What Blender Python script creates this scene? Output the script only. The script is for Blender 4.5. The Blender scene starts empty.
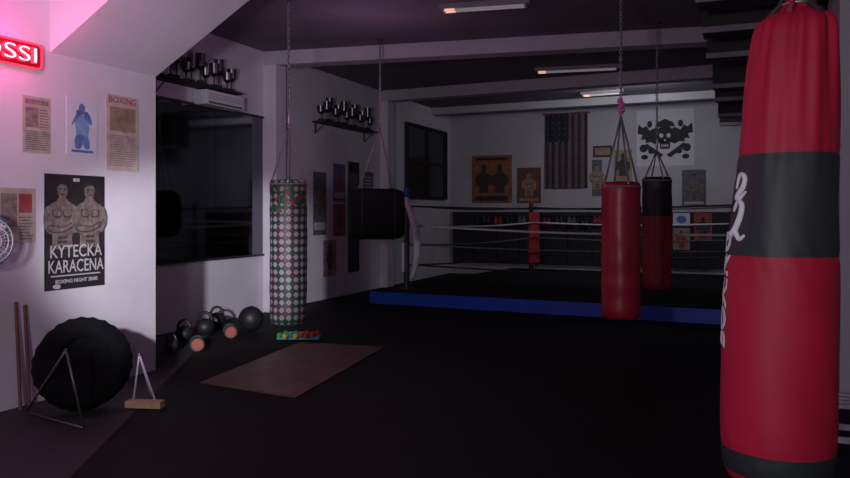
import bpy, bmesh, math, random
from mathutils import Vector, Matrix
random.seed(4)
scn = bpy.context.scene
scn.view_settings.view_transform = 'Standard'

# ------------------------------------------------------------------ survey
EYE = 1.6; F = 758.0; TH = math.radians(22.6); CT, ST = math.cos(TH), math.sin(TH); HY = 212.0
def ray(px):
    a = (px-425)/F
    return (a*CT-ST, a*ST+CT)
def atT(px, py, t):
    d = ray(px); return Vector((d[0]*t, d[1]*t, EYE-(py-HY)*t/F))
def onX(px, py, X):
    d = ray(px); t = X/d[0]; return Vector((X, d[1]*t, EYE-(py-HY)*t/F))
def onY(px, py, Y):
    d = ray(px); t = Y/d[1]; return Vector((d[0]*t, Y, EYE-(py-HY)*t/F))
def onZ(px, py, z=0.0):
    t = (EYE-z)*F/(py-HY); return atT(px, py, t)
CR = Vector((CT, ST, 0)); CF = Vector((-ST, CT, 0)); UP = Vector((0, 0, 1))

# ------------------------------------------------------------------ materials
_m = {}
def mat(name, col, rough=0.6, noise=0.12, scale=6.0, bump=0.0, metal=0.0, emit=0.0, spec=0.5, bscale=None):
    if name in _m: return _m[name]
    m = bpy.data.materials.new(name); m.use_nodes = True
    nt = m.node_tree; b = nt.nodes['Principled BSDF']
    tc = nt.nodes.new('ShaderNodeTexCoord')
    n = nt.nodes.new('ShaderNodeTexNoise'); n.inputs['Scale'].default_value = scale; n.inputs['Detail'].default_value = 6
    nt.links.new(tc.outputs['Object'], n.inputs['Vector'])
    r = nt.nodes.new('ShaderNodeValToRGB')
    r.color_ramp.elements[0].position = .3; r.color_ramp.elements[1].position = .7
    r.color_ramp.elements[0].color = [max(0, c*(1-noise)) for c in col]+[1]
    r.color_ramp.elements[1].color = [min(1, c*(1+noise)) for c in col]+[1]
    nt.links.new(n.outputs['Fac'], r.inputs['Fac']); nt.links.new(r.outputs['Color'], b.inputs['Base Color'])
    b.inputs['Roughness'].default_value = rough; b.inputs['Metallic'].default_value = metal
    b.inputs['Specular IOR Level'].default_value = spec
    if emit:
        nt.links.new(r.outputs['Color'], b.inputs['Emission Color']); b.inputs['Emission Strength'].default_value = emit
    if bump:
        n2 = nt.nodes.new('ShaderNodeTexNoise'); n2.inputs['Scale'].default_value = bscale or scale*6
        n2.inputs['Detail'].default_value = 5
        nt.links.new(tc.outputs['Object'], n2.inputs['Vector'])
        bp = nt.nodes.new('ShaderNodeBump'); bp.inputs['Strength'].default_value = bump; bp.inputs['Distance'].default_value = .01
        nt.links.new(n2.outputs['Fac'], bp.inputs['Height']); nt.links.new(bp.outputs['Normal'], b.inputs['Normal'])
    _m[name] = m; return m

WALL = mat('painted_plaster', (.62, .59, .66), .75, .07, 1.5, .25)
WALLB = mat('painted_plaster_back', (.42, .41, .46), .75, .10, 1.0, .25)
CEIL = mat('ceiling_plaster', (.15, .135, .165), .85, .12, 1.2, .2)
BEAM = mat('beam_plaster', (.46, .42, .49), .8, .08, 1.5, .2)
FLOORM = mat('worn_concrete', (.024, .024, .030), .7, .25, 2.0, .3)
RUB = mat('black_rubber_matting', (.0058, .0060, .0074), .75, .35, 3.0, .3, spec=.2)
BLACK = mat('black_vinyl', (.012, .012, .014), .5, .2, 8, .15)
BLK2 = mat('black_cloth', (.014, .014, .018), .8, .2, 8, .15)
REDL = mat('red_canvas_vinyl', (.43, .008, .038), .55, .10, 5, .10, bscale=120, spec=.35)
REDD = mat('dark_red_leather', (.36, .010, .032), .36, .2, 6, .15)
REDDK = mat('deep_red_leather', (.28, .008, .022), .45, .2, 6, .15)
CHBAND = mat('charcoal_vinyl', (.020, .025, .030), .55, .15, 6, .1)
WHITE = mat('white_print', (.75, .74, .78), .6, .05)
STEEL = mat('steel', (.35, .34, .37), .35, .1, 12, metal=.9)
DSTEEL = mat('dark_steel', (.06, .06, .07), .45, .1, 12, metal=.6)
STRAP = mat('grey_webbing', (.22, .20, .22), .8, .1, 30)
REDSTRAP = mat('red_webbing', (.30, .02, .05), .8, .1, 30)
BLUE = mat('blue_apron_vinyl', (.010, .055, .46), .5, .12, 3)
CANV = mat('ring_canvas_dark', (.009, .009, .012), .85, .2, 2, spec=.2)
ROPEW = mat('white_rope', (.60, .60, .66), .6, .1, 20)
ROPEG = mat('grey_rope', (.14, .13, .16), .6, .1, 20)
ROPED = mat('dark_rope', (.03, .015, .02), .6, .1, 20)
WOOD = mat('pale_wood', (.50, .34, .20), .6, .2, 14)
POLE = mat('red_wood', (.15, .045, .04), .55, .2, 14)
BRN = mat('worn_brown_mat', (.125, .066, .050), .45, .40, 2.5, .3)
WPAINT = mat('white_enamel', (.62, .62, .68), .4, .05)
PAPER = mat('newsprint', (.42, .36, .32), .9, .18, 9)
PAPERD = mat('newsprint_ink', (.22, .18, .16), .9, .4, 20)
PAPERW = mat('poster_white', (.60, .61, .70), .7, .06)
PBLUE = mat('poster_blue', (.10, .18, .42), .7, .3, 12)
PBLACK = mat('poster_black', (.022, .018, .022), .6, .3, 8)
SKIN = mat('poster_skin_tone', (.15, .115, .11), .7, .45, 22)
SKIND = mat('poster_skin_shadow', (.05, .035, .035), .7, .4, 22)
PTXT = mat('poster_text', (.42, .40, .43), .7, .1)
PRED = mat('poster_red', (.32, .06, .07), .7, .3, 10)
PORG = mat('poster_orange', (.26, .095, .04), .7, .4, 9)
PTAN = mat('poster_tan', (.28, .21, .15), .7, .3, 10)
PGREY = mat('poster_grey', (.10, .10, .12), .7, .3, 10)
CHROME = mat('trophy_metal', (.12, .12, .14), .3, .1, 8, metal=1)
GREEN = mat('green_vinyl', (.03, .30, .08), .5, .1)
YEL = mat('yellow_vinyl', (.60, .42, .03), .5, .1)
REDV = mat('red_vinyl', (.55, .03, .03), .5, .1)
BLUV = mat('blue_vinyl', (.02, .25, .40), .5, .1)
ORV = mat('coral_rubber', (.30, .055, .04), .5, .1)
TYRE = mat('tyre_rubber', (.0045, .0045, .006), .9, .3, 10, .3, spec=.12)
PINK = mat('pink_ribbon', (.75, .15, .50), .5, .1)
NEONR = mat('neon_red', (1.0, .02, .05), .4, .02, emit=2.6)
NEONW = mat('neon_core', (1.0, .42, .44), .4, .02, emit=2.4)
NEONB = mat('neon_backing', (.16, .006, .012), .4, .1)
MIR = mat('mirror_glass', (.15, .15, .18), .05, .02, metal=1)
TUBE = mat('fluorescent_tube', (.50, .46, .48), .4, .02, emit=.2)
TUBEW = mat('fluorescent_end', (.90, .50, .38), .4, .02, emit=.8)
FIXB = mat('fixture_enamel', (.24, .22, .26), .5, .05)
FRD = mat('dark_window_glass', (.012, .012, .018), .2, .2)
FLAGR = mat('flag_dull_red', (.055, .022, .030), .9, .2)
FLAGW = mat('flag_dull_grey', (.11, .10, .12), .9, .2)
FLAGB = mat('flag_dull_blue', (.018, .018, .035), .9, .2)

def checker_mat():
    m = bpy.data.materials.new('patterned_bag_cover'); m.use_nodes = True
    nt = m.node_tree; N = nt.nodes; L = nt.links; b = N['Principled BSDF']; b.inputs['Roughness'].default_value = .5
    tc = N.new('ShaderNodeTexCoord'); sp = N.new('ShaderNodeSeparateXYZ'); L.new(tc.outputs['Object'], sp.inputs[0])
    def ma(op, a, bb=None):
        n = N.new('ShaderNodeMath'); n.operation = op
        for i, v in enumerate((a, bb)):
            if v is None: continue
            if isinstance(v, (int, float)): n.inputs[i].default_value = v
            else: L.new(v, n.inputs[i])
        return n.outputs[0]
    az = ma('MULTIPLY', ma('ARCTAN2', sp.outputs[1], sp.outputs[0]), 8.0)
    z = ma('MULTIPLY', sp.outputs[2], 36.0)
    s = ma('MULTIPLY', ma('SINE', ma('ADD', az, z)), ma('SINE', ma('SUBTRACT', az, z)))
    f = ma('GREATER_THAN', s, .12)
    nz = N.new('ShaderNodeTexNoise'); nz.inputs['Scale'].default_value = 5; L.new(tc.outputs['Object'], nz.inputs['Vector'])
    rr = N.new('ShaderNodeValToRGB'); e = rr.color_ramp.elements
    e[0].position = .42; e[0].color = (.018, .045, .035, 1); e[1].position = .58; e[1].color = (.045, .028, .04, 1)
    L.new(nz.outputs['Fac'], rr.inputs['Fac'])
    rw = N.new('ShaderNodeValToRGB'); e = rw.color_ramp.elements
    e[0].position = .40; e[0].color = (.26, .29, .29, 1); e[1].position = .60; e[1].color = (.31, .20, .25, 1)
    L.new(nz.outputs['Fac'], rw.inputs['Fac'])
    mx = N.new('ShaderNodeMix'); mx.data_type = 'RGBA'; L.new(f, mx.inputs[0])
    L.new(rr.outputs['Color'], mx.inputs[6]); L.new(rw.outputs['Color'], mx.inputs[7])
    r2 = N.new('ShaderNodeValToRGB'); e = r2.color_ramp.elements
    e[0].position = .49; e[0].color = (.012, .08, .035, 1); e[1].position = .56; e[1].color = (.20, .025, .045, 1)
    n3 = N.new('ShaderNodeTexNoise'); n3.inputs['Scale'].default_value = 7; L.new(tc.outputs['Object'], n3.inputs['Vector'])
    L.new(n3.outputs['Fac'], r2.inputs['Fac'])
    n4 = N.new('ShaderNodeTexNoise'); n4.inputs['Scale'].default_value = 11; n4.inputs['Detail'].default_value = 3
    mp = N.new('ShaderNodeMapping'); mp.inputs['Location'].default_value = (3, 1, 7); L.new(tc.outputs['Object'], mp.inputs[0]); L.new(mp.outputs[0], n4.inputs['Vector'])
    band = ma('MULTIPLY', ma('GREATER_THAN', sp.outputs[2], -.62), ma('LESS_THAN', sp.outputs[2], -.20))
    band = ma('MULTIPLY', band, ma('GREATER_THAN', n4.outputs['Fac'], .50))
    m2 = N.new('ShaderNodeMix'); m2.data_type = 'RGBA'; L.new(band, m2.inputs[0])
    L.new(mx.outputs[2], m2.inputs[6]); L.new(r2.outputs['Color'], m2.inputs[7])
    L.new(m2.outputs[2], b.inputs['Base Color']); return m
CHK = checker_mat()

# ------------------------------------------------------------------ builder
def smooth_poly(pts, n=4):
    out = []; L = len(pts)
    for i in range(L):
        p0, p1, p2, p3 = pts[i-1], pts[i], pts[(i+1) % L], pts[(i+2) % L]
        for k in range(n):
            t = k/n
            out.append(tuple(.5*((2*p1[q])+(-p0[q]+p2[q])*t+(2*p0[q]-5*p1[q]+4*p2[q]-p3[q])*t*t+(-p0[q]+3*p1[q]-3*p2[q]+p3[q])*t**3) for q in (0, 1)))
    return out
class B:
    def __init__(s): s.bm = bmesh.new(); s.mats = []
    def mi(s, m):
        if m not in s.mats: s.mats.append(m)
        return s.mats.index(m)
    def add(s, vs, fs, m, smooth=False):
        V = [s.bm.verts.new(v) for v in vs]; k = s.mi(m)
        for f in fs:
            try:
                fc = s.bm.faces.new([V[i] for i in f]); fc.material_index = k; fc.smooth = smooth
            except ValueError: pass
    def box(s, c, d, m, rz=0.0, R=None):
        c = Vector(c); R = R or Matrix.Rotation(rz, 3, 'Z'); hx, hy, hz = [q/2 for q in d]
        vs = [c+R @ Vector((x*hx, y*hy, z*hz)) for x in (-1, 1) for y in (-1, 1) for z in (-1, 1)]
        s.add(vs, [(0, 1, 3, 2), (4, 6, 7, 5), (0, 4, 5, 1), (2, 3, 7, 6), (0, 2, 6, 4), (1, 5, 7, 3)], m)
    def frame(s, t):
        t = t.normalized(); a = Vector((0, 0, 1)) if abs(t.z) < .9 else Vector((1, 0, 0))
        u = t.cross(a).normalized(); return u, t.cross(u).normalized()
    def cyl(s, p0, p1, r0, r1, m, seg=14, smooth=True):
        p0, p1 = Vector(p0), Vector(p1); u, v = s.frame(p1-p0); vs = []
        for p, r in ((p0, r0), (p1, r1)):
            for i in range(seg):
                a = 2*math.pi*i/seg; vs.append(p+u*math.cos(a)*r+v*math.sin(a)*r)
        s.add(vs, [(i, (i+1) % seg, seg+(i+1) % seg, seg+i) for i in range(seg)], m, smooth)
        s.add(vs[:seg], [tuple(range(seg))[::-1]], m); s.add(vs[seg:], [tuple(range(seg))], m)
    def tube(s, pts, r, m, seg=8, closed=False):
        pts = [Vector(p) for p in pts]; n = len(pts); vs = []; pu = None
        for i in range(n):
            if closed: t = pts[(i+1) % n]-pts[i-1]
            else: t = pts[min(i+1, n-1)]-pts[max(i-1, 0)]
            t.normalize()
            if pu is None: u, v = s.frame(t)
            else:
                u = (pu-t*pu.dot(t)).normalized(); v = t.cross(u)
            pu = u; rr = r[i] if isinstance(r, (list, tuple)) else r
            for k in range(seg):
                a = 2*math.pi*k/seg; vs.append(pts[i]+u*math.cos(a)*rr+v*math.sin(a)*rr)
        fs = []
        for i in range(n if closed else n-1):
            j = (i+1) % n
            for k in range(seg):
                fs.append((i*seg+k, i*seg+(k+1) % seg, j*seg+(k+1) % seg, j*seg+k))
        if not closed:
            fs += [tuple(range(seg))[::-1], tuple((n-1)*seg+k for k in range(seg))]
        s.add(vs, fs, m, True)
    def ball(s, c, r, m, seg=18, rings=10):
        if not isinstance(r, (tuple, list)): r = (r, r, r)
        c = Vector(c); vs = []; fs = []
        for i in range(rings+1):
            ph = math.pi*i/rings
            for k in range(seg):
                a = 2*math.pi*k/seg
                vs.append(c+Vector((r[0]*math.sin(ph)*math.cos(a), r[1]*math.sin(ph)*math.sin(a), r[2]*math.cos(ph))))
        for i in range(rings):
            for k in range(seg):
                fs.append((i*seg+k, (i+1)*seg+k, (i+1)*seg+(k+1) % seg, i*seg+(k+1) % seg))
        s.add(vs, fs, m, True)
    def ringtorus(s, c, ax, R, r, m, seg=20, sub=8, sq=1.0, up=None):
        c = Vector(c); ax = Vector(ax).normalized()
        if up is None: u, v = s.frame(ax)
        else: u = Vector(up).normalized(); v = ax.cross(u)
        s.tube([c+u*math.cos(2*math.pi*i/seg)*R*sq+v*math.sin(2*math.pi*i/seg)*R for i in range(seg)], r, m, sub, True)
    def lathe(s, prof, m, seg=32, c=(0, 0, 0), fold=None, capb=True, capt=True):
        c = Vector(c); rows = []
        for z, r, off in prof:
            row = []
            for k in range(seg):
                a = 2*math.pi*k/seg; rr = r*(1+(fold(a, z) if fold else 0))
                row.append(s.bm.verts.new(c+off+Vector((rr*math.cos(a), rr*math.sin(a), z))))
            rows.append(row)
        for i in range(len(rows)-1):
            mm = m((prof[i][0]+prof[i+1][0])/2) if callable(m) else m; k0 = s.mi(mm)
            for k in range(seg):
                f = s.bm.faces.new((rows[i][k], rows[i][(k+1) % seg], rows[i+1][(k+1) % seg], rows[i+1][k]))
                f.material_index = k0; f.smooth = True
        g = (lambda z: m(z)) if callable(m) else (lambda z: m)
        if capb: f = s.bm.faces.new(rows[0][::-1]); f.material_index = s.mi(g(prof[0][0]))
        if capt: f = s.bm.faces.new(rows[-1]); f.material_index = s.mi(g(prof[-1][0]))
    def flat(s, pts, O, U, V, Nn, w0, w1, m):
        n = len(pts)
        vs = [O+U*p[0]+V*p[1]+Nn*w0 for p in pts]+[O+U*p[0]+V*p[1]+Nn*w1 for p in pts]
        s.add(vs, [tuple(range(n))[::-1], tuple(range(n, 2*n))]+[(i, (i+1) % n, n+(i+1) % n, n+i) for i in range(n)], m)
    def text(s, body, size, m, fn, extr=.002, bold=0.0, shear=0.0, width=None):
        cu = bpy.data.curves.new('t', 'FONT'); cu.body = body; cu.size = size; cu.align_x = 'CENTER'; cu.align_y = 'CENTER'
        cu.extrude = extr; cu.offset = bold; cu.shear = shear; cu.resolution_u = 4
        o = bpy.data.objects.new('t', cu); scn.collection.objects.link(o)
        dg = bpy.context.evaluated_depsgraph_get(); me = o.evaluated_get(dg).to_mesh()
        xs = [v.co.x for v in me.vertices]; k = 1.0
        if width: k = width/(max(xs)-min(xs))
        mid = (max(xs)+min(xs))/2 if width else 0
        vs = [fn(Vector(((v.co.x-mid)*k, v.co.y, v.co.z))) for v in me.vertices]; fs = [tuple(p.vertices) for p in me.polygons]
        s.add(vs, fs, m); o.evaluated_get(dg).to_mesh_clear()
        bpy.data.objects.remove(o); bpy.data.curves.remove(cu)
    def done(s, name, bevel=0.0, parent=None, recalc=True):
        if recalc: bmesh.ops.recalc_face_normals(s.bm, faces=s.bm.faces)
        xs = [v.co for v in s.bm.verts]
        mn = Vector([min(v[i] for v in xs) for i in range(3)]); mx = Vector([max(v[i] for v in xs) for i in range(3)])
        c = (mn+mx)/2; bmesh.ops.translate(s.bm, verts=s.bm.verts, vec=-c)
        me = bpy.data.meshes.new(name); s.bm.to_mesh(me); s.bm.free()
        for m in s.mats: me.materials.append(m)
        o = bpy.data.objects.new(name, me); scn.collection.objects.link(o); o.location = c
        if bevel:
            md = o.modifiers.new('bev', 'BEVEL'); md.width = bevel; md.segments = 2; md.limit_method = 'ANGLE'
        if parent: o.parent = parent
        return o
def lbox(name, x0, x1, y0, y1, z0, z1, m, bevel=0):
    b = B(); b.box(((x0+x1)/2, (y0+y1)/2, (z0+z1)/2), (x1-x0, y1-y0, z1-z0), m); return b.done(name, bevel)

# ------------------------------------------------------------------ room shell
CZ = 4.15; XL = -5.47; XM = -7.0; YC = 6.04; YB = 18.5
lbox('floor', -7.2, 3.7, -3.2, 18.7, -.1, 0, FLOORM)
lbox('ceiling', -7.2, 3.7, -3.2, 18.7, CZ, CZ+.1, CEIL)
lbox('wall_left_front', -7.2, XL, -3.0, YC, 0, CZ, WALL)
lbox('wall_left_rear', -7.2, XM, YC, YB, 0, CZ, WALL)
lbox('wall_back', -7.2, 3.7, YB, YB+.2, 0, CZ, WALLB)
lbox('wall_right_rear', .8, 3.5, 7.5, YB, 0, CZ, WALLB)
lbox('wall_right_front', 3.5, 3.7, -3.0, YB, 0, CZ, WALL)
lbox('wall_front', -7.2, 3.7, -3.2, -3.0, 0, CZ, WALL)

b = B()
y0, y1 = 4.77, YC
pts = [(XL, 2.97), (-3.42, CZ), (XL, CZ)]
vs = [Vector((p[0], y, p[1])) for y in (y0, y1) for p in pts]
b.add(vs, [(0, 1, 2), (5, 4, 3), (0, 3, 4, 1), (1, 4, 5, 2), (2, 5, 3, 0)], mat('soffit_plaster', (.72, .65, .75), .75, .06, 1.5, .2)); b.done('trim_soffit')

def beam(name, p0, p1, w, z0, m=BEAM):
    b = B(); p0 = Vector(p0); p1 = Vector(p1)
    P = [(p0.x, p0.y), (p1.x, p1.y), (p1.x, p1.y+w), (p0.x, p0.y+w)]
    b.flat(P, Vector((0, 0, 0)), Vector((1, 0, 0)), Vector((0, 1, 0)), UP, z0, CZ, m); b.done(name, .01)
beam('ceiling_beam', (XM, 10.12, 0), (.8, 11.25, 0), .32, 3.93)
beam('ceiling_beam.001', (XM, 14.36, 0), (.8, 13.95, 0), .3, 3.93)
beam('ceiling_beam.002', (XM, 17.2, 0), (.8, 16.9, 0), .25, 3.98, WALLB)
lbox('trim_pilaster_1', XM, -6.76, 10.12, 10.42, 0, 3.93, WALL, .008)
lbox('trim_pilaster_2', XM, -6.82, 14.36, 14.66, 0, 3.93, WALL, .008)

b = B()
JD = mat('dark_joist', (.016, .015, .020), .7, .2, 4); JL = mat('grey_joist_edge', (.22, .20, .24), .7, .2, 4)
for i, y in enumerate([6.6, 7.6, 8.7, 9.9, 12.0, 13.1, 14.9, 16.0]):
    zc_ = 3.80-.02*i
    b.box((.2, y, zc_), (1.15, .50, .42+.04*i), JD)
    b.box((.2, y-.26, zc_-.22-.02*i), (1.16, .03, .06), JL)
b.box((-.34, 11.3, 3.97), (.05, 9.9, .06), JD); b.box((.2, 11.3, 4.08), (1.1, 9.9, .138), JD)
b.done('ceiling_ventilation_duct')

b = B()
P = [(-2.2, .7), (-3.72, 3.39), (-5.70, 6.9), (-6.98, 9.0), (-6.98, 18.45), (.78, 18.45), (.78, 7.45), (3.45, 7.45), (3.45, -2.9), (-2.2, -2.9)]
b.flat(P[::-1], Vector((0, 0, 0)), Vector((1, 0, 0)), Vector((0, 1, 0)), UP, 0, .012, RUB); b.done('rubber_gym_matting')
b = B(); P = [onZ(200, 385), onZ(296, 400), onZ(384, 349), onZ(300, 344)]
b.flat([(p.x, p.y) for p in P], Vector((0, 0, 0)), Vector((1, 0, 0)), Vector((0, 1, 0)), UP, .0125, .026, BRN)
b.done('brown_exercise_mat', .004)

# ------------------------------------------------------------------ mirror
b = B(); ya, yb = 6.6, 10.08
n = 3; w = (yb-ya)/n
for i in range(n):
    b.box((XM+.012, ya+w*(i+.5), 2.01), (.012, w-.008, 2.14), MIR)
b.box((XM+.004, (ya+yb)/2, 2.01), (.006, yb-ya+.04, 2.2), DSTEEL)
b.box((XM+.021, (ya+yb)/2, .925), (.04, yb-ya+.04, .03), DSTEEL); b.box((XM+.021, (ya+yb)/2, 3.095), (.04, yb-ya+.04, .03), DSTEEL)
b.done('wall_mirror')

# ------------------------------------------------------------------ posters
NX = Vector((1, 0, 0)); NYv = Vector((0, 1, 0)); NB = Vector((0, -1, 0))
def poster(name, kind, q0, q1, bg, els, plane):
    if kind == 'X':
        A = onX(q0[0], q0[1], plane); C = onX(q1[0], q1[1], plane); D = onX(q0[0], q1[1], plane)
        ztop = (A.z+onX(q1[0], q0[1], plane).z)/2; zbot = (C.z+D.z)/2
        U = NYv; Nn = NX; O = Vector((plane, A.y, zbot)); W = C.y-A.y
    else:
        A = onY(q0[0], q0[1], plane); C = onY(q1[0], q1[1], plane)
        ztop, zbot = A.z, C.z; U = Vector((1, 0, 0)); Nn = NB; O = Vector((A.x, plane, zbot)); W = C.x-A.x
    H = ztop-zbot; b = B()
    b.flat([(0, 0), (W, 0), (W, H), (0, H)], O, U, UP, Nn, 0.001, .006, bg)
    for i, e in enumerate(els):
        w0 = .006; w1 = .0068+.00035*i
        if e[0] == 'r': P = [(e[1]*W, e[3]*H), (e[2]*W, e[3]*H), (e[2]*W, e[4]*H), (e[1]*W, e[4]*H)]
        elif e[0] == 'p': P = [(p[0]*W, p[1]*H) for p in e[1]]
        elif e[0] == 's': P = [(e[1]*W+p[0]*H, p[1]*H) for p in smooth_poly(e[2])]
        elif e[0] == 'e': P = [((e[1]+e[3]*math.cos(2*math.pi*k/18))*W, (e[2]+e[4]*math.sin(2*math.pi*k/18))*H) for k in range(18)]
        if e[0] == 't':
            b.text(e[1], e[4]*H, e[5], lambda v: O+U*(e[2]*W+v.x)+UP*(e[3]*H+v.y)+Nn*(w1+v.z), .0006, .001, 0, e[6]*W)
        else: b.flat(P, O, U, UP, Nn, w0, w1, e[-1])
    return b.done(name)
def lines(x0, x1, y0, y1, n, m):
    return [('r', x0, x1-(random.random()*.12), y0+(y1-y0)*(i+.2)/n, y0+(y1-y0)*(i+.65)/n, m) for i in range(n)]
def boxer(cx, base, h, m, m2, mg=None):
    mg = mg or m2
    P = lambda L, s=1: [(s*x*h, base+y*h) for x, y in L]
    torso = [(-.15, 0), (.15, 0), (.165, .18), (.22, .38), (.25, .52), (.21, .63), (.10, .69), (.055, .74), (-.055, .74), (-.10, .69), (-.21, .63), (-.25, .52), (-.22, .38), (-.165, .18)]
    els = [('s', cx, P(torso), m), ('s', cx, P([(-.075, .78), (-.085, .88), (-.05, .965), (.05, .965), (.085, .88), (.075, .78), (.03, .735), (-.03, .735)]), m)]
    for s in (-1, 1):
        els.append(('s', cx, P([(.18, .62), (.27, .60), (.315, .48), (.30, .34), (.22, .24), (.16, .28), (.21, .40), (.19, .52)], s), m))
        els.append(('s', cx, P([(.02, .56), (.16, .57), (.15, .47), (.03, .46)], s), m2))
        els.append(('s', cx, P([(.03, .55), (.14, .565), (.14, .49), (.04, .48)], s), m))
    els.append(('s', cx, P([(-.26, .30), (-.20, .36), (0, .33), (.18, .40), (.20, .33), (.02, .25), (-.18, .25)]), m2))
    els.append(('s', cx, P([(-.24, .31), (-.19, .345), (0, .315), (.17, .38), (.18, .345), (.02, .27), (-.17, .27)]), m))
    for k in range(3):
        for s in (-1, 1): els.append(('s', cx, P([(.012, .20-.065*k), (.07, .20-.065*k), (.07, .165-.065*k), (.012, .165-.065*k)], s), m2))
    els.append(('s', cx, P([(-.085, .89), (-.05, .975), (.05, .975), (.085, .89), (.05, .92), (-.05, .92)]), mg))
    for s in (-1, 1): els.append(('s', cx, P([(.018, .865), (.055, .87), (.055, .85), (.018, .85)], s), m2))
    els.append(('s', cx, P([(-.03, .79), (.03, .79), (.025, .775), (-.025, .775)]), m2))
    return els
poster('newspaper_clipping', 'X', (22, 97), (50, 153), PAPER, [('r', .08, .92, .86, .95, PAPERD), ('r', .1, .55, .45, .8, PAPERD)]+lines(.6, .95, .45, .8, 7, PAPERD)+lines(.08, .95, .05, .4, 9, PAPERD), XL)
PLB = mat('poster_light_blue', (.20, .32, .55), .7, .2, 12)
stance = [('s', .48, [(-.12, .20), (.10, .20), (.15, .38), (.16, .56), (.10, .66), (.0, .70), (-.10, .66), (-.15, .54), (-.12, .38)], PLB),
          ('s', .48, [(-.06, .74), (-.055, .86), (.0, .90), (.06, .86), (.06, .75), (0, .70)], PBLUE),
          ('s', .48, [(.10, .62), (.20, .54), (.22, .62), (.13, .76), (.06, .74)], PBLUE), ('s', .48, [(-.12, .60), (-.22, .50), (-.16, .64), (-.07, .76), (-.05, .70)], PBLUE),
          ('s', .48, [(.05, .74), (.13, .74), (.14, .64), (.06, .64)], PBLUE), ('s', .48, [(-.12, .76), (-.04, .78), (-.03, .68), (-.11, .67)], PBLUE),
          ('s', .48, [(-.14, .12), (-.02, .12), (.02, .24), (.06, .12), (.16, .12), (.13, .32), (-.13, .32)], PBLUE)]
poster('boxer_poster', 'X', (66, 98), (97, 155), PAPERW, stance+[('r', .15, .85, .04, .085, PBLUE)], XL)
poster('newspaper_clipping', 'X', (106, 96), (138, 171), mat('newsprint_pink', (.50, .40, .38), .9, .15, 9), [('t', 'BOXING', .5, .93, .12, PRED, .85), ('r', .1, .9, .52, .84, PTAN)]+lines(.08, .95, .06, .48, 14, mat('faded_ink', (.34, .27, .25), .9, .3, 20)), XL)
poster('newspaper_clipping', 'X', (-3, 188), (35, 243), PAPER, [('r', .08, .5, .3, .9, PAPERD), ('r', .55, .9, .55, .9, PRED)]+lines(.55, .95, .05, .5, 8, PAPERD), XL)
poster('fight_event_poster', 'X', (44, 175), (104, 288), PBLACK,
       boxer(.28, .34, .62, SKIN, SKIND, PBLACK)+boxer(.73, .34, .62, SKIN, SKIND, PBLACK) +
       [('r', .04, .96, .30, .355, PBLACK), ('t', 'KYTECKA', .5, .325, .155, PTXT, .86), ('t', 'KARACENA', .5, .195, .155, PTXT, .92), ('r', .1, .9, .115, .125, PTXT), ('t', 'BOXING NIGHT 20:00', .5, .07, .045, PTXT, .7), ('e', .18, .03, .05, .02, PTXT), ('r', .46, .54, .94, .97, PTXT)], XL)
poster('boxer_poster', 'X', (313, 172), (326, 235), PGREY, boxer(.5, .3, .6, SKIN, SKIND)+[('r', .1, .9, .08, .2, PTXT)], XM)
poster('boxer_poster', 'X', (333, 164), (345, 202), mat('poster_violet', (.12, .09, .22), .7, .3, 9), boxer(.5, .28, .6, PRED, SKIND)+[('r', .1, .9, .1, .25, PTXT)], XM)
poster('boxer_poster', 'X', (333, 204), (345, 236), PRED, boxer(.5, .2, .7, PGREY, PBLACK), XM)
poster('boxer_poster', 'X', (323, 240), (336, 276), mat('poster_rose', (.34, .18, .20), .7, .3, 9), boxer(.5, .2, .7, PGREY, PBLACK), XM)
poster('tall_banner', 'X', (348, 162), (359, 272), PBLACK, [('r', .15, .85, .7, .9, PGREY), ('r', .15, .85, .1, .5, mat('poster_navy', (.03, .04, .12), .7, .3, 9))], XM)
poster('newspaper_clipping', 'X', (363, 172), (373, 208), PGREY, lines(.1, .9, .1, .9, 9, PTXT), XM)
b = B(); A = onX(405, 119, XM); C = onX(444, 196, XM); zt, zb = A.z-.1, 1.95
b.box((XM+.03, (A.y+C.y)/2, (zt+zb)/2), (.02, C.y-A.y, zt-zb), FRD)
for y in (A.y, (A.y+C.y)/2, C.y): b.box((XM+.042, y, (zt+zb)/2), (.08, .07, zt-zb+.07), BLK2)
for z in (zb, (zt+zb)/2, zt): b.box((XM+.042, (A.y+C.y)/2, z), (.08, C.y-A.y, .07), BLK2)
b.done('window_1')

# back wall things
YP = YB
b = B(); A = onY(546, 115, YP); C = onY(588, 188, YP); W = C.x-A.x; H = A.z-C.z
nst = 13; cols = 52; rowsn = 16
for k in range(cols):
    x0 = A.x+W*k/cols; x1 = A.x+W*(k+1)/cols; st = int(k*nst/cols)
    for j in range(rowsn):
        z0 = C.z+H*j/rowsn; z1 = C.z+H*(j+1)/rowsn
        w = lambda x, z: YP-.06-.02*math.sin(x*22)*(1.2-(z-C.z)/H)
        canton = (z0 > A.z-H*.40 and k < cols*.54)
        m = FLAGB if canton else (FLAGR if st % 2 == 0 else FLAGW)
        b.add([(x0, w(x0, z0), z0), (x1, w(x1, z0), z0), (x1, w(x1, z1), z1), (x0, w(x0, z1), z1)], [(0, 1, 2, 3)], m, True)
for r in range(5):
    for c in range(4):
        cx = A.x+W*.54*(c+.5)/4; cz_ = A.z-H*.4*(r+.5)/5
        b.flat([(math.sin(math.pi*i/5)*(.028 if i % 2 == 0 else .012), math.cos(math.pi*i/5)*(.028 if i % 2 == 0 else .012)) for i in range(10)], Vector((cx, YP-.085, cz_)), Vector((1, 0, 0)), UP, NB, 0, .003, FLAGW)
b.cyl((A.x-.05, YP-.06, A.z+.01), (C.x+.05, YP-.06, A.z+.01), .018, .018, POLE)
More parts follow.
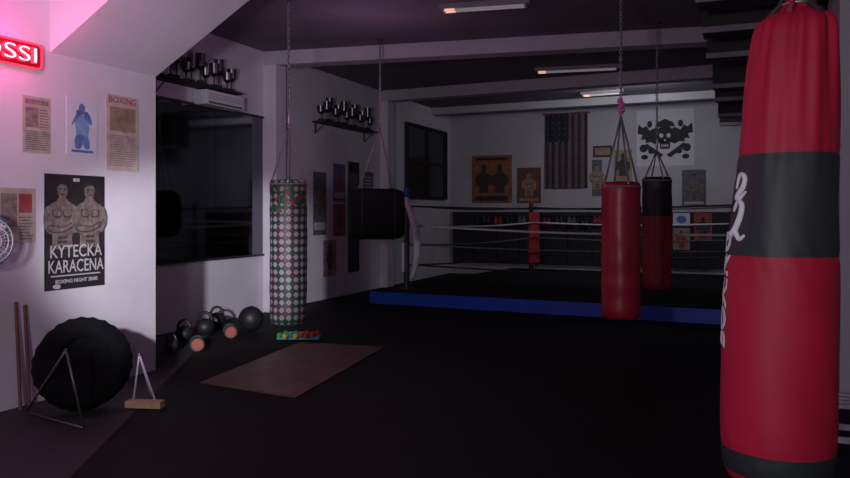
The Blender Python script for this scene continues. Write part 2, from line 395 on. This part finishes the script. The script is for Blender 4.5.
for xx in (A.x-.04, C.x+.04): b.cyl((xx, YP-.002, A.z+.01), (xx, YP-.06, A.z+.01), .012, .012, DSTEEL)
b.done('striped_flag', recalc=False)
b = B(); O = onY(665, 140, YP); S = 1.15
def E(cx, cy, rx, ry, m, w1, n=20): b.flat([((cx+rx*math.cos(2*math.pi*k/n))*S, (cy+ry*math.sin(2*math.pi*k/n))*S) for k in range(n)], O, Vector((1, 0, 0)), UP, NB, .001, w1, m)
def Pp(pts, m, w1): b.flat([(x*S, y*S) for x, y in pts], O, Vector((1, 0, 0)), UP, NB, .001, w1, m)
BK = mat('emblem_black', (.012, .012, .016), .7, .1); WP = mat('emblem_ground', (.58, .57, .64), .7, .05)
Pp([(-.56, -.52), (.56, -.52), (.56, .62), (-.56, .62)], WP, .004)
for sx in (-1, 1):
    Pp([(sx*.08, .16), (sx*.18, .26), (sx*.30, .20), (sx*.36, .30), (sx*.44, .26), (sx*.52, .34), (sx*.54, .14), (sx*.44, .12), (sx*.48, .02), (sx*.38, .03), (sx*.38, -.05), (sx*.28, -.03), (sx*.2, -.08), (sx*.08, -.04)], BK, .012)
    E(sx*.30, .33, .05, .07, BK, .016); E(sx*.42, -.16, .08, .08, BK, .014); E(sx*.27, -.22, .06, .06, BK, .015); E(sx*.40, -.34, .07, .05, BK, .015)
    Pp([(sx*.03, -.30), (sx*.10, -.36), (sx*.42, -.12), (sx*.36, -.06)], BK, .018)
E(0, .12, .17, .17, BK, .022); Pp([(-.11, 0), (.11, 0), (.09, -.18), (-.09, -.18)], BK, .022)
for sx in (-1, 1): E(sx*.07, .09, .04, .045, WP, .026)
Pp([(0, .03), (.025, -.02), (-.025, -.02)], WP, .026)
for k in range(4): Pp([(-.068+.038*k, -.09), (-.048+.038*k, -.09), (-.048+.038*k, -.14), (-.068+.038*k, -.14)], WP, .026)
Pp([(-.20, .27), (.20, .27), (.15, .36), (0, .43), (-.15, .36)], BK, .024)
b.done('skull_emblem_banner')
poster('fight_event_poster', 'Y', (472, 156), (512, 203), PORG, boxer(.3, .22, .6, SKIND, PBLACK, PBLACK)+boxer(.7, .22, .6, SKIND, PBLACK, PBLACK)+[('r', .1, .9, .05, .15, PBLACK), ('r', .1, .9, .9, .95, PBLACK)], YP)
poster('boxer_poster', 'Y', (592, 160), (602, 196), PGREY, boxer(.5, .2, .7, PTAN, SKIND), YP)
poster('boxer_poster', 'Y', (593, 146), (612, 157), PBLACK, [('r', .1, .9, .2, .8, PTAN)], YP)
poster('boxer_poster', 'Y', (614, 150), (632, 182), PTAN, boxer(.5, .2, .7, PBLACK, SKIND), YP)
poster('boxer_poster', 'Y', (517, 168), (541, 203), mat('poster_brown', (.13, .06, .04), .7, .3, 9), boxer(.5, .2, .7, PTAN, SKIND)+[('r', .1, .9, .06, .14, PTAN)], YP)
poster('boxer_poster', 'Y', (682, 170), (706, 206), PGREY, boxer(.5, .15, .75, SKIN, PBLACK)+[('r', .1, .9, .05, .12, PTXT)], YP-.004)
YQ = YB-.096
poster('boxer_poster', 'Y', (673, 213), (690, 226), PAPERW, [('e', .5, .5, .3, .3, PBLUE)], YQ)
poster('boxer_poster', 'Y', (673, 228), (690, 250), PTAN, boxer(.5, .1, .8, PRED, PBLACK), YQ)
poster('boxer_poster', 'Y', (694, 213), (712, 240), PRED, boxer(.5, .1, .8, PBLACK, PGREY), YQ)
b = B(); x = -6.9
while x < .4:
    b.box((x+.3, YB-.05, .95), (.585, .088, 1.3), BLK2); x += .6
b.done('wall_safety_padding', .015)
b = B(); b.box((-4.25, YB-.115, 1.53), (3.7, .03, .06), BLK2)
for k in range(12):
    x = -5.95+.31*k
    m = (BLACK, REDDK, BLACK, PGREY)[k % 4]; yy = YB-.06
    b.cyl((x, YB-.13, 1.53), (x, YB-.18, 1.53), .006, .006, STEEL, 6)
    for s in (-1, 1):
        xx = x+s*.055; z = 1.45-.02*(k % 3)
        b.cyl((xx, yy-.12, z+.06), (xx, yy-.12, z-.03), .04, .045, m, 12); b.ball((xx, yy-.13, z-.09), (.06, .06, .085), m, 12, 8); b.ball((xx-s*.045, yy-.14, z-.06), (.025, .03, .05), m, 8, 6)
b.done('boxing_glove_rail')

# ------------------------------------------------------------------ shelves with trophies
def cup(b, p, h):
    b.cyl(p, p+UP*h*.14, .045, .045, BLK2); b.cyl(p+UP*h*.14, p+UP*h*.45, .012, .012, CHROME, 8)
    b.cyl(p+UP*h*.45, p+UP*h*.60, .018, .055, CHROME, 12); b.cyl(p+UP*h*.60, p+UP*h*1.0, .055, .072, CHROME, 12)
    for s in (-1, 1): b.ringtorus(p+UP*h*.75+NYv*s*.075, NX, .03, .006, CHROME, 10, 5)
def shelf(name, ya, yb, z, n, h):
    b = B(); b.box((XM+.132, (ya+yb)/2, z), (.26, yb-ya, .03), BLK2)
    for y in (ya+.1, yb-.1):
        b.box((XM+.012, y, z-.10), (.02, .03, .2), DSTEEL); b.cyl((XM+.012, y, z-.19), (XM+.2, y, z-.015), .008, .008, DSTEEL, 6)
    for i in range(n):
        cup(b, Vector((XM+.13+.03*(i % 2), ya+.08+(yb-ya-.16)*i/(n-1), z+.015)), h*(1+.25*((i*7) % 3-1)))
    b.done(name)
y0 = onX(165, 90, XM).y; y1 = onX(232, 90, XM).y
shelf('trophy_shelf', y0-.3, y1-.1, 3.33, 11, .34)
y0 = onX(312, 115, XM).y; y1 = onX(366, 115, XM).y
shelf('trophy_shelf', y0, y1, 3.20, 13, .36)
b = B(); A = onX(193, 86, XM); C = onX(231, 108, XM)
yc = (A.y+C.y)/2; b.box((XM+.122, yc, 3.19), (.22, .85, .20), WPAINT); b.box((XM+.236, yc, 3.12), (.012, .75, .03), PGREY)
for k in range(3): b.box((XM+.234, yc, 3.18+.03*k), (.006, .75, .006), PGREY)
b.done('wall_air_conditioner', .02)

# ------------------------------------------------------------------ neon sign
b = B(); A = onX(37, 43, XL); ztop = A.z-.03; yb_ = A.y; zb_ = ztop-.20; ya_ = yb_-.80
yc, zc = (ya_+yb_)/2, (ztop+zb_)/2
b.box((XL+.021, yc, zc), (.04, yb_-ya_, ztop-zb_), NEONB)
pts = []; R = .04
for (cy, cz, a0) in ((yb_-R, ztop-R, 0), (ya_+R, ztop-R, 90), (ya_+R, zb_+R, 180), (yb_-R, zb_+R, 270)):
    for k in range(5):
        a = math.radians(a0+90*k/4); pts.append((XL+.055, cy+R*math.cos(a), cz+R*math.sin(a)))
b.tube(pts, .008, NEONR, 8, True)
b.text('BOSSI', .175, NEONR, lambda v: Vector((XL+.050+v.z, yc+v.x, zc+v.y)), .006, .006, 0, .70)
b.text('BOSSI', .175, NEONW, lambda v: Vector((XL+.060+v.z, yc+v.x, zc+v.y)), .004, -.003, 0, .69)
b.done('neon_sign')

# ------------------------------------------------------------------ hanging bags
def chain(b, p0, p1, m=STEEL, L=.05, r=.0045):
    p0, p1 = Vector(p0), Vector(p1); d = p1-p0; n = max(2, int(d.length/(L*.72))); ax = d.normalized(); u, v = b.frame(ax)
    for i in range(n):
        c = p0+d*(i+.5)/n; nn = u if i % 2 else v
        b.ringtorus(c, nn, L*.26, r, m, 10, 5, sq=(d.length/n*.5+r*1.3)/(L*.26), up=ax)
def mount(b, p):
    b.cyl(p-UP*.001, p-UP*.02, .05, .05, DSTEEL); b.ringtorus(p-UP*.045, NX, .028, .008, DSTEEL, 12, 6)
def bag(name, px, t, ytop, ybot, r, m, strapm, yj, ns=4, rimm=None, ribbon=False):
    ax = atT(px, 0, t); zt = EYE-(ytop-HY)*t/F; zb = EYE-(ybot-HY)*t/F; zj = EYE-(yj-HY)*t/F
    O = Vector((0, 0, 0)); prof = []
    for z, rr in ((0, .60), (.008, .80), (.025, .93), (.05, .985)): prof.append((zb+z, r*rr, O))
    n = 26
    for i in range(1, n): prof.append((zb+.05+(zt-zb-.08)*i/n, r*(1+.012*math.sin(i*1.3)+.02*math.sin(math.pi*i/n)), O))
    prof += [(zt-.03, r*.99, O), (zt-.008, r*.93, O), (zt, r*.80, O)]
    b = B(); b.lathe(prof, m, 36, (ax.x, ax.y, 0), fold=lambda a, z: .010*math.sin(3*a+z*5))
    b.ringtorus((ax.x, ax.y, zt-.05), UP, r*1.0, .010, rimm or strapm, 32, 6)
    J = Vector((ax.x, ax.y, zj))
    for k in range(ns):
        a = 2*math.pi*(k+.35)/ns; e = Vector((ax.x+r*.93*math.cos(a), ax.y+r*.93*math.sin(a), zt-.03))
        b.cyl(e-UP*.06, e+UP*.02, .012, .012, STEEL, 8)
        b.tube([e, e.lerp(J, .5), J], [.012, .011, .010], strapm, 6)
    b.ringtorus(J+UP*.02, CR, .028, .007, STEEL, 14, 6)
    b.cyl(J+UP*.05, J+UP*.14, .016, .016, PINK if ribbon else STEEL, 10); b.ringtorus(J+UP*.16, CR, .022, .006, STEEL, 12, 6)
    chain(b, J+UP*.18, Vector((ax.x, ax.y, CZ-.07)), r=.006); mount(b, Vector((ax.x, ax.y, CZ)))
    if ribbon:
        for k in range(7): b.ball(J+UP*(.04+.022*k)+CR*.015*math.sin(k*2), (.030, .022, .022), PINK, 8, 6)
    return b.done(name)
bag('patterned_punching_bag', 288.5, 8.9, 180, 324, .213, CHK, STRAP, 128)
bag('red_punching_bag', 621, 8.0, 182, 319, .200, REDD, STRAP, 116, ribbon=True)
zsplit = EYE-(218-HY)*10.2/F
bag('red_and_black_punching_bag', 657, 10.2, 177, 290, .190, lambda z: BLACK if z > zsplit else REDDK, STRAP, 150)

# big foreground bag
t = 2.74; C0 = atT(797, 0, t)
def zz(y): return EYE-(y-HY)*t/F
data = [(482, 26, 777), (480, 38, 777), (476, 47, 777), (468, 51, 777), (455, 52.5, 777), (440, 53.5, 777), (420, 54, 777.5), (350, 53.5, 779), (300, 52.5, 780), (255, 51, 781.5), (205, 48.5, 784), (160, 46, 787), (130, 44, 789), (100, 42.5, 791), (70, 40.5, 793), (45, 38.5, 795), (32, 37, 796), (24, 35, 797), (18, 30, 797), (14, 22, 797), (10, 16, 797), (3, 11, 797), (-3, 10, 797)]
fine = []
for i in range(len(data)-1):
    a_, c_ = data[i], data[i+1]; k = max(1, int(abs(a_[0]-c_[0])/5))
    for j in range(k): fine.append(tuple(a_[q]+(c_[q]-a_[q])*j/k for q in range(3)))
fine.append(data[-1])
prof = [(zz(y), w/F*t, CR*((cx-797)/F*t)) for y, w, cx in fine]
z1, z2, z3, z4 = zz(155), zz(255), zz(443), zz(469)
def fold(a, z):
    g = max(0, min(1, (z-zz(200))/(zz(15)-zz(200))))
    f = g*(.050*math.sin(7*a+z*1.6)+.042*math.sin(12*a+1.3-z*3)+.026*math.sin(19*a+z*5))
    g2 = math.exp(-((z-z2)/.10)**2)+.7*math.exp(-((z-z3)/.08)**2)
    f += g2*.006*math.sin(17*a+z*40)
    f += .008*math.sin(2*a+z*6)+.006*math.sin(5*a+z*11)
    for s_ in (z1, z2, z3, z4): f += -.016*math.exp(-((z-s_)/.008)**2)
    return f
b = B(); b.lathe(prof, lambda z: REDL if z > z1 else (CHBAND if z > z2 else (REDL if z > z3 else (CHBAND if z > z4 else REDL))), 120, (C0.x, C0.y, 0), fold=fold)
def surf(az, z):
    for i in range(len(prof)-1):
        if prof[i][0] <= z <= prof[i+1][0]:
            k = (z-prof[i][0])/(prof[i+1][0]-prof[i][0]+1e-9)
            r = prof[i][1]*(1-k)+prof[i+1][1]*k; o = prof[i][2].lerp(prof[i+1][2], k); break
    else: r, o = prof[5][1], prof[5][2]
    return r*(1+fold(az, z)), o
def onbag(az, z, w):
    r, o = surf(az, z); r += w
    return Vector((C0.x+o.x+r*math.cos(az), C0.y+o.y+r*math.sin(az), z))
def wrapv(az0, z0):
    def fn(v):
        z = z0+v.x; r, o = surf(az0, z); return onbag(az0-v.y/r, z, .0035+v.z)
    return fn
b.text('BOXING', .13, WHITE, wrapv(math.radians(189), zz(290)), .001, .004, 0, .42)
def stroke(pts, w=.0075):
    q = []
    P = [pts[0]]+pts+[pts[-1]]
    for i in range(1, len(P)-2):
        for k in range(6):
            tt = k/6; q.append([.5*((2*P[i][c])+(-P[i-1][c]+P[i+1][c])*tt+(2*P[i-1][c]-5*P[i][c]+4*P[i+1][c]-P[i+2][c])*tt*tt+(-P[i-1][c]+3*P[i][c]-3*P[i+1][c]+P[i+2][c])*tt**3) for c in (0, 1)])
    q.append(list(pts[-1]))
    n = len(q)
    b.tube([onbag(math.radians(p[0]+4), p[1], .001) for p in q], [w*(.45+.75*math.sin(math.pi*(i+.5)/n)) for i in range(n)], WHITE, 8)
Z0 = zz(207)
stroke([(196, Z0+.065), (203, Z0+.115), (212, Z0+.105), (211, Z0+.07), (200, Z0+.035), (207, Z0+.03), (217, Z0+.055)], .009)
stroke([(196, Z0-.015), (204, Z0+.018), (213, Z0+.005), (211, Z0-.04), (203, Z0-.085), (196, Z0-.10), (205, Z0-.092), (213, Z0-.115), (221, Z0-.10)], .011)
J = Vector((C0.x, C0.y, zz(-38)))
for k in range(6):
    a = 2*math.pi*(k+.2)/6; e = Vector((C0.x+.105*math.cos(a), C0.y+.105*math.sin(a), zz(26)))
    b.tube([e, e+UP*.035-Vector((.01*math.cos(a), .01*math.sin(a), 0)), Vector((C0.x+.06*math.cos(a), C0.y+.06*math.sin(a), zz(6))), J], [.013, .012, .010, .008], CHBAND if k % 2 else REDSTRAP, 6)
b.ringtorus((C0.x, C0.y, zz(5)), UP, .05, .007, STEEL, 20, 6)
b.ringtorus(J+UP*.02, CR, .03, .008, STEEL, 14, 6); b.cyl(J+UP*.05, J+UP*.16, .018, .018, STEEL, 12); b.ringtorus(J+UP*.185, CR, .024, .007, STEEL, 12, 6)
chain(b, J+UP*.20, Vector((C0.x, C0.y, CZ-.07)), L=.06, r=.006); mount(b, Vector((C0.x, C0.y, CZ)))
b.done('red_punching_bag')

# dark wide uppercut bag
t = 11.2; c = atT(376, 214, t); b = B()
axd = (CR*.95+CF*.2).normalized(); side = UP.cross(axd); Lh = .385
prof2 = []
for i in range(15):
    x = -Lh+2*Lh*i/14; e = abs(x)/Lh; prof2.append((x, .375*(1-.10*e**6)))
vs = []; sg = 32
def sqr(a): return 1/((abs(math.cos(a))**4+abs(math.sin(a))**4)**.25)
for x, r in prof2:
    for k in range(sg):
        a = 2*math.pi*k/sg; q = sqr(a)
        vs.append(c+axd*x+side*math.cos(a)*r*.7*q+UP*math.sin(a)*r*q)
fs = [(i*sg+k, i*sg+(k+1) % sg, (i+1)*sg+(k+1) % sg, (i+1)*sg+k) for i in range(14) for k in range(sg)]
fs += [tuple(range(sg))[::-1], tuple(14*sg+k for k in range(sg))]; BLK3 = mat('matte_black_canvas', (.007, .007, .009), .85, .2, 8, .1, spec=.2); b.add(vs, fs, BLK3, True)
for x in (-.24, .24):
    b.tube([c+axd*x+side*math.cos(2*math.pi*k/32)*.265*sqr(2*math.pi*k/32)+UP*math.sin(2*math.pi*k/32)*.378*sqr(2*math.pi*k/32) for k in range(32)], .010, BLACK, 6, True)
J = atT(380, 128, t)
for x in (-.26, .26):
    for s_ in (-1, 1): b.tube([c+axd*x+side*s_*.12+UP*.37, J], .008, STRAP, 6)
b.ringtorus(J+UP*.02, CR, .03, .008, STEEL, 14, 6); chain(b, J+UP*.05, Vector((J.x, J.y, CZ-.07)), r=.006); mount(b, Vector((J.x, J.y, CZ)))
b.done('black_uppercut_bag')

# ------------------------------------------------------------------ boxing ring
b = B(); G = .0135
Q = [(-5.95, 11.8), (.45, 11.42), (.45, 17.5), (-5.1, 17.75)]
Zr = .235
O0 = Vector((0, 0, 0)); EX = Vector((1, 0, 0))
b.flat(Q, O0, EX, NYv, UP, G, Zr-.012, BLUE)
cx = sum(q[0] for q in Q)/4; cy = sum(q[1] for q in Q)/4
b.flat([(cx+(q[0]-cx)*1.002, cy+(q[1]-cy)*1.002) for q in Q], O0, EX, NYv, UP, Zr-.012, Zr+.012, CANV)
PS = [(-5.45, 12.25), (.05, 11.95), (.05, 17.0), (-4.45, 17.05)]
padm = [mat('white_pad', (.78, .77, .82), .5, .1), BLK2, BLK2, mat('red_pad', (.38, .02, .03), .5, .1)]
RZ = [.66, 1.02, 1.36, 1.70]
for i, (x, y) in enumerate(PS):
    b.cyl((x, y, Zr), (x, y, 1.80), .05, .05, DSTEEL, 16); b.cyl((x, y, Zr), (x, y, Zr+.02), .12, .12, DSTEEL, 16)
    b.ball((x, y, 1.82), (.06, .06, .05), padm[i] if i else BLUE)
    inn = Vector((cx-x, cy-y, 0)).normalized()
    if i == 3: b.box(Vector((x, y, 1.02))+inn*.12, (.10, .26, 1.15), padm[i], rz=math.atan2(inn.y, inn.x))
    if i == 0:
        b.cyl((x, y, 1.86), (x, y, 2.02), .06, .05, BLUE, 16)
        b.cyl((x-.04, y-.06, .55), (x-.04, y-.06, 1.05), .028, .028, padm[0], 10)
    for z in RZ: b.cyl(Vector((x, y, z)), Vector((x, y, z))+inn*.16, .018, .018, STEEL, 8)
P = []; x, y = PS[0]
for k in range(13):
    s_ = k/12; P.append(Vector((x, y, .42+1.44*s_))+CR*(.0+.19*math.sin(math.pi*min(1, .15+s_*.9)))-CF*.08)
b.tube(P, [.040+.028*math.sin(math.pi*k/12) for k in range(13)], padm[0], 12)
sag = .05
for i in range(4):
    p, q = Vector(PS[i]+(0,)), Vector(PS[(i+1) % 4]+(0,))
    ip = Vector((cx-p.x, cy-p.y, 0)).normalized()*.16; iq = Vector((cx-q.x, cy-q.y, 0)).normalized()*.16
    for j, z in enumerate(RZ):
        zz2 = z-(.10 if (i == 0 and j == 2) else 0)
        pts = [(p+ip).lerp(q+iq, k/12)+UP*(z+(zz2-z)*k/12-sag*math.sin(math.pi*k/12)) for k in range(13)]
        b.tube(pts, .014 if j != 2 else .019, ROPEW if j == 2 else (ROPED if j != 1 else ROPEG), 8)
b.done('boxing_ring')

# ------------------------------------------------------------------ ceiling lights
def fixture(name, pa, pb, z=CZ):
    b = B(); pa, pb = Vector(pa), Vector(pb); d = (pb-pa); c = (pa+pb)/2; rz = math.atan2(d.y, d.x); L = d.length
    u = d.normalized(); s = Vector((-u.y, u.x, 0))
    c.z = z-.031; b.box(c, (L, .12, .06), FIXB, rz)
    for k in (-1, 1):
        e0 = Vector((pa.x, pa.y, z-.08))+s*.04*k+u*.05; e1 = Vector((pb.x, pb.y, z-.08))+s*.04*k-u*.05
        b.cyl(e0, e1, .014, .014, TUBE, 10)
        b.cyl(e0, e0+u*.14, .016, .016, TUBEW, 10)
        for e in (e0, e1): b.box(e+UP*.015, (.03, .035, .06), FIXB, rz)
    b.done(name)
def cz(px, py, z=CZ-.05): return onZ(px, py, z)
a_, c_ = cz(440, 9), cz(530, 3); fixture('ceiling_light', (a_.x, a_.y, 0), (c_.x, c_.y, 0))
a_, c_ = cz(535, 71), cz(620, 67); fixture('ceiling_light', (a_.x, a_.y, 0), (c_.x, c_.y, 0))
a_, c_ = cz(583, 96), cz(625, 93); fixture('ceiling_light', (a_.x, 16.2, 0), (c_.x, 16.1, 0))

# ------------------------------------------------------------------ floor clutter, left
b = B(); cen = atT(83, 372, 6.12); axis = Vector((1, -.55, .50)).normalized()
u, v = b.frame(axis); sec = [(-.13, .19), (-.155, .25), (-.15, .33), (-.10, .365), (.10, .365), (.15, .33), (.155, .25), (.13, .19)]
n = 48; vs = []
for i in range(n):
    a = 2*math.pi*i/n; rd = u*math.cos(a)+v*math.sin(a)
    for w_, r_ in sec: vs.append(cen+axis*w_+rd*(r_-(.010 if (i % 2 and r_ > .36) else 0)))
m_ = len(sec); b.add(vs, [(i*m_+k, i*m_+(k+1) % m_, ((i+1) % n)*m_+(k+1) % m_, ((i+1) % n)*m_+k) for i in range(n) for k in range(m_)], TYRE, True)
for w_ in (-.15, .15): b.ringtorus(cen+axis*w_, axis, .28, .008, TYRE, 32, 6)
b.cyl(cen-axis*.08, cen+axis*.08, .195, .195, TYRE, 32)
o = b.done('large_tyre')
mnz = min(v_.co.z for v_ in o.data.vertices)+o.location.z; o.location.z -= mnz-.001
b = B(); g = .014; GT = mat('grey_tube_steel', (.16, .14, .15), .4, .1, metal=.7)
A0 = onZ(26, 412, g); A1 = onZ(84, 428, g); ap = atT(66, 350, 5.5)
for p, q in ((A0, ap), (A1, ap), (A0, A1)): b.tube([p, q], .009, GT, 8)
b.ball(ap, .013, DSTEEL, 8, 6); b.done('steel_tripod_stand')
b = B(); c = onZ(145, 409, 0); c.z = .0135; rz = TH-.12
b.box(c+UP*.029, (.30, .085, .055), WOOD, rz)
ux = Vector((math.cos(rz), math.sin(rz), 0)); ap = c-ux*.06+CF*.03+UP*.42
b.tube([c-ux*.10+UP*.05, ap], .008, WPAINT, 8); b.tube([c+ux*.09+UP*.05, ap], .008, WPAINT, 8); b.tube([ap, c-ux*.02+CF*.22+UP*.01], .008, WPAINT, 8)
b.ball(ap, .014, STEEL, 10, 6); b.done('wooden_foot_stand')
for px, top_ in ((14, 303), (23, 306)):
    b = B(); p = onX(px, 400, XL); zt = onX(px, top_, XL).z
    b.cyl((XL+.10, p.y-.02, 0.001), (XL+.019, p.y, zt), .014, .012, POLE, 12); b.ball((XL+.019, p.y, zt), .014, POLE, 10, 6)
    b.done('wooden_training_stick')
b = B(); c = Vector((XL+.26, 3.98, 1.38)); ax_ = Vector((1, -.12, 0)).normalized(); u, v = b.frame(ax_)
for k, (rr, w_) in enumerate(((.20, 0), (.17, .05), (.12, .075), (.17, -.05), (.06, .085))): b.ringtorus(c+ax_*w_, ax_, rr, .008 if k == 0 else .004, BLUV if k == 0 else WPAINT, 32, 6)
for k in range(24):
    a = 2*math.pi*k/24; d = u*math.cos(a)+v*math.sin(a); b.tube([c+ax_*.088+d*.03, c+ax_*.075+d*.12, c+ax_*.05+d*.17, c+d*.2, c-ax_*.05+d*.17, c-ax_*.08+d*.06], .0025, WPAINT, 4)
for k in range(3):
    a = 2*math.pi*k/3; d = u*math.cos(a)+v*math.sin(a); e = ax_.cross(d)
    b.add([c+d*.03-e*.02+ax_*.01, c+d*.16-e*.06+ax_*.03, c+d*.17+e*.05-ax_*.01, c+d*.03+e*.02-ax_*.01], [(0, 1, 2, 3)], WPAINT)
b.cyl(c-ax_*.12, c+ax_*.03, .05, .04, WPAINT, 16); b.cyl(c+ax_*.075, c+ax_*.095, .035, .03, BLUV, 16)
b.tube([c-ax_*.10, c-ax_*.14-UP*.12, Vector((XL+.02, c.y, c.z-.16))], .018, WPAINT, 8); b.box((XL+.013, c.y, c.z-.16), (.024, .12, .18), WPAINT); b.done('wall_fan')

def kettlebell(px, py, r, m):
    p = onZ(px, py, .0135); b = B(); c = p+UP*(r*.95)
    b.ball(c, (r, r, r*.94), m, 20, 12); b.cyl(p, p+UP*.02, r*.55, r*.6, m, 20)
    pts = [c+CR*(r*.75*math.cos(a))+UP*(r*.62+r*.95*math.sin(a)) for a in [math.pi*k/12 for k in range(13)]]
    b.tube(pts, r*.16, m, 8); b.done('kettlebell')
kettlebell(171, 352, .08, DSTEEL); kettlebell(184, 342, .105, BLACK); kettlebell(205, 336, .12, BLACK); kettlebell(217, 328, .115, BLACK)
def dumbbell(px, py, r, L, ang, m, mend):
    p = onZ(px, py, .0135); b = B(); d = Vector((math.cos(ang), math.sin(ang), 0)); c = p+UP*r
    b.cyl(c-d*L/2, c+d*L/2, .014, .014, STEEL, 10)
    for s_ in (-1, 1):
        b.cyl(c+d*s_*(L/2-.07), c+d*s_*(L/2), r, r, m, 20); b.cyl(c+d*s_*L/2, c+d*s_*(L/2+.012), r*.85, r*.8, mend, 20)
    b.done('dumbbell')
dumbbell(197, 350, .080, .24, TH+1.9, BLACK, ORV); dumbbell(230, 337, .080, .26, TH+1.9, BLACK, ORV)
p = onZ(251, 331, .0135); b = B(); r = .165; b.ball(p+UP*r, r, BLACK, 28, 16)
b.ringtorus(p+UP*r, UP, r, .004, DSTEEL, 32, 5); b.ringtorus(p+UP*(r+.004), CR, r, .004, DSTEEL, 32, 5); b.done('medicine_ball')
b = B(); cols = [GREEN, YEL, BLUV, YEL, REDV, ORV, REDV]
for k, m in enumerate(cols):
    p = onZ(283+k*5.2, 338+(k % 2)*1.0, .03); c = p+UP*.05; d = (CF*.9+CR*.3).normalized()
    b.cyl(c-d*.09, c+d*.09, .014, .014, m, 8)
    for s_ in (-1, 1): b.cyl(c+d*s_*.05, c+d*s_*.10, .032, .032, m, 6, False)
pm = onZ(299, 338, .02)
for s_ in (-1, 1): b.box(pm+CF*.07*s_+UP*.012, (.52, .03, .035), BLUV, TH)
b.done('colored_dumbbell_set')

b = B(); c = Vector((.76, 5.75, 0)); W_, D_, H_ = .42, .34, .33
for sx in (-1, 1):
    for sy in (-1, 1): b.box(c+Vector((sx*W_/2, sy*D_/2, .0135+H_/2)), (.04, .04, H_), WPAINT)
for sy in (-1, 1): b.box(c+Vector((0, sy*D_/2, .12)), (W_, .025, .04), WPAINT)
for sx in (-1, 1): b.box(c+Vector((sx*W_/2, 0, .20)), (.025, D_, .04), WPAINT)
for k in range(4): b.box(c+Vector((0, -D_/2+D_*k/3, .012+H_)), (W_+.06, .08, .022), WPAINT)
b.done('white_step_stool', .004)

# ------------------------------------------------------------------ lights
def area(name, loc, target, size, sy, power, col):
    l = bpy.data.lights.new(name, 'AREA'); l.shape = 'RECTANGLE'; l.size = size; l.size_y = sy; l.energy = power; l.color = col
    o = bpy.data.objects.new(name, l); scn.collection.objects.link(o); o.location = loc
    o.rotation_euler = (Vector(target)-Vector(loc)).to_track_quat('-Z', 'Y').to_euler(); return o
def spot(name, loc, target, ang, blend, power, col, r=.08):
    l = bpy.data.lights.new(name, 'SPOT'); l.energy = power; l.color = col; l.spot_size = math.radians(ang); l.spot_blend = blend; l.shadow_soft_size = r
    o = bpy.data.objects.new(name, l); scn.collection.objects.link(o); o.location = loc
    o.rotation_euler = (Vector(target)-Vector(loc)).to_track_quat('-Z', 'Y').to_euler(); return o
area('key_lamp', (-1.2, -1.5, 1.9), (-5.6, 6.6, 2.7), .35, .35, 85, (.95, .90, 1.0))
spot('left_wall_fill', (-1.6, .2, 1.7), (-5.47, 5.9, 2.7), 38, 1.0, 560, (1.0, .90, 1.0), .15)  # added spot, brightens left wall and soffit; stands for no fixture
spot('low_wall_fill', (-1.7, -.6, 2.2), (-7.0, 9.45, .55), 18, .7, 2700, (.94, .92, 1.0), .10)  # added spot to lift the white wall under the mirror
area('rear_fill', (1.6, -2.2, 2.2), (.4, 4, 1.5), .8, .8, 25, (.95, .92, 1.0))  # added fill from behind the camera; no entrance there
area('back_wall_fill', (-2.0, 14.9, 3.8), (-2.5, 18.4, 2.4), 1.5, .3, 27, (.93, .93, 1.0))  # added to light the back wall, apart from the modelled fixtures
def point(name, loc, power, col, r=.1):
    l = bpy.data.lights.new(name, 'POINT'); l.energy = power; l.color = col; l.shadow_soft_size = r
    o = bpy.data.objects.new(name, l); scn.collection.objects.link(o); o.location = loc
point('neon_glow', (XL+.35, 4.25, 2.95), 12, (1, .08, .38), .15)
point('magenta_fill', (-4.2, 3.4, 3.5), 24, (1, .28, .75), .15)  # added pink tint for soffit and upper wall, without a fixture
point('violet_fill', (-4.4, 8.7, 3.1), 15, (1, .50, .85), .4)  # added glow lifting beam and ceiling; no lamp hangs here

# ------------------------------------------------------------------ camera
cam = bpy.data.cameras.new('camera'); co = bpy.data.objects.new('camera', cam); scn.collection.objects.link(co)
co.location = (0, 0, EYE); co.rotation_euler = (math.pi/2, 0, TH)
cam.sensor_width = 36; cam.lens = F/850*36; cam.shift_y = -(239-HY)/850; cam.clip_start = .05
scn.camera = co
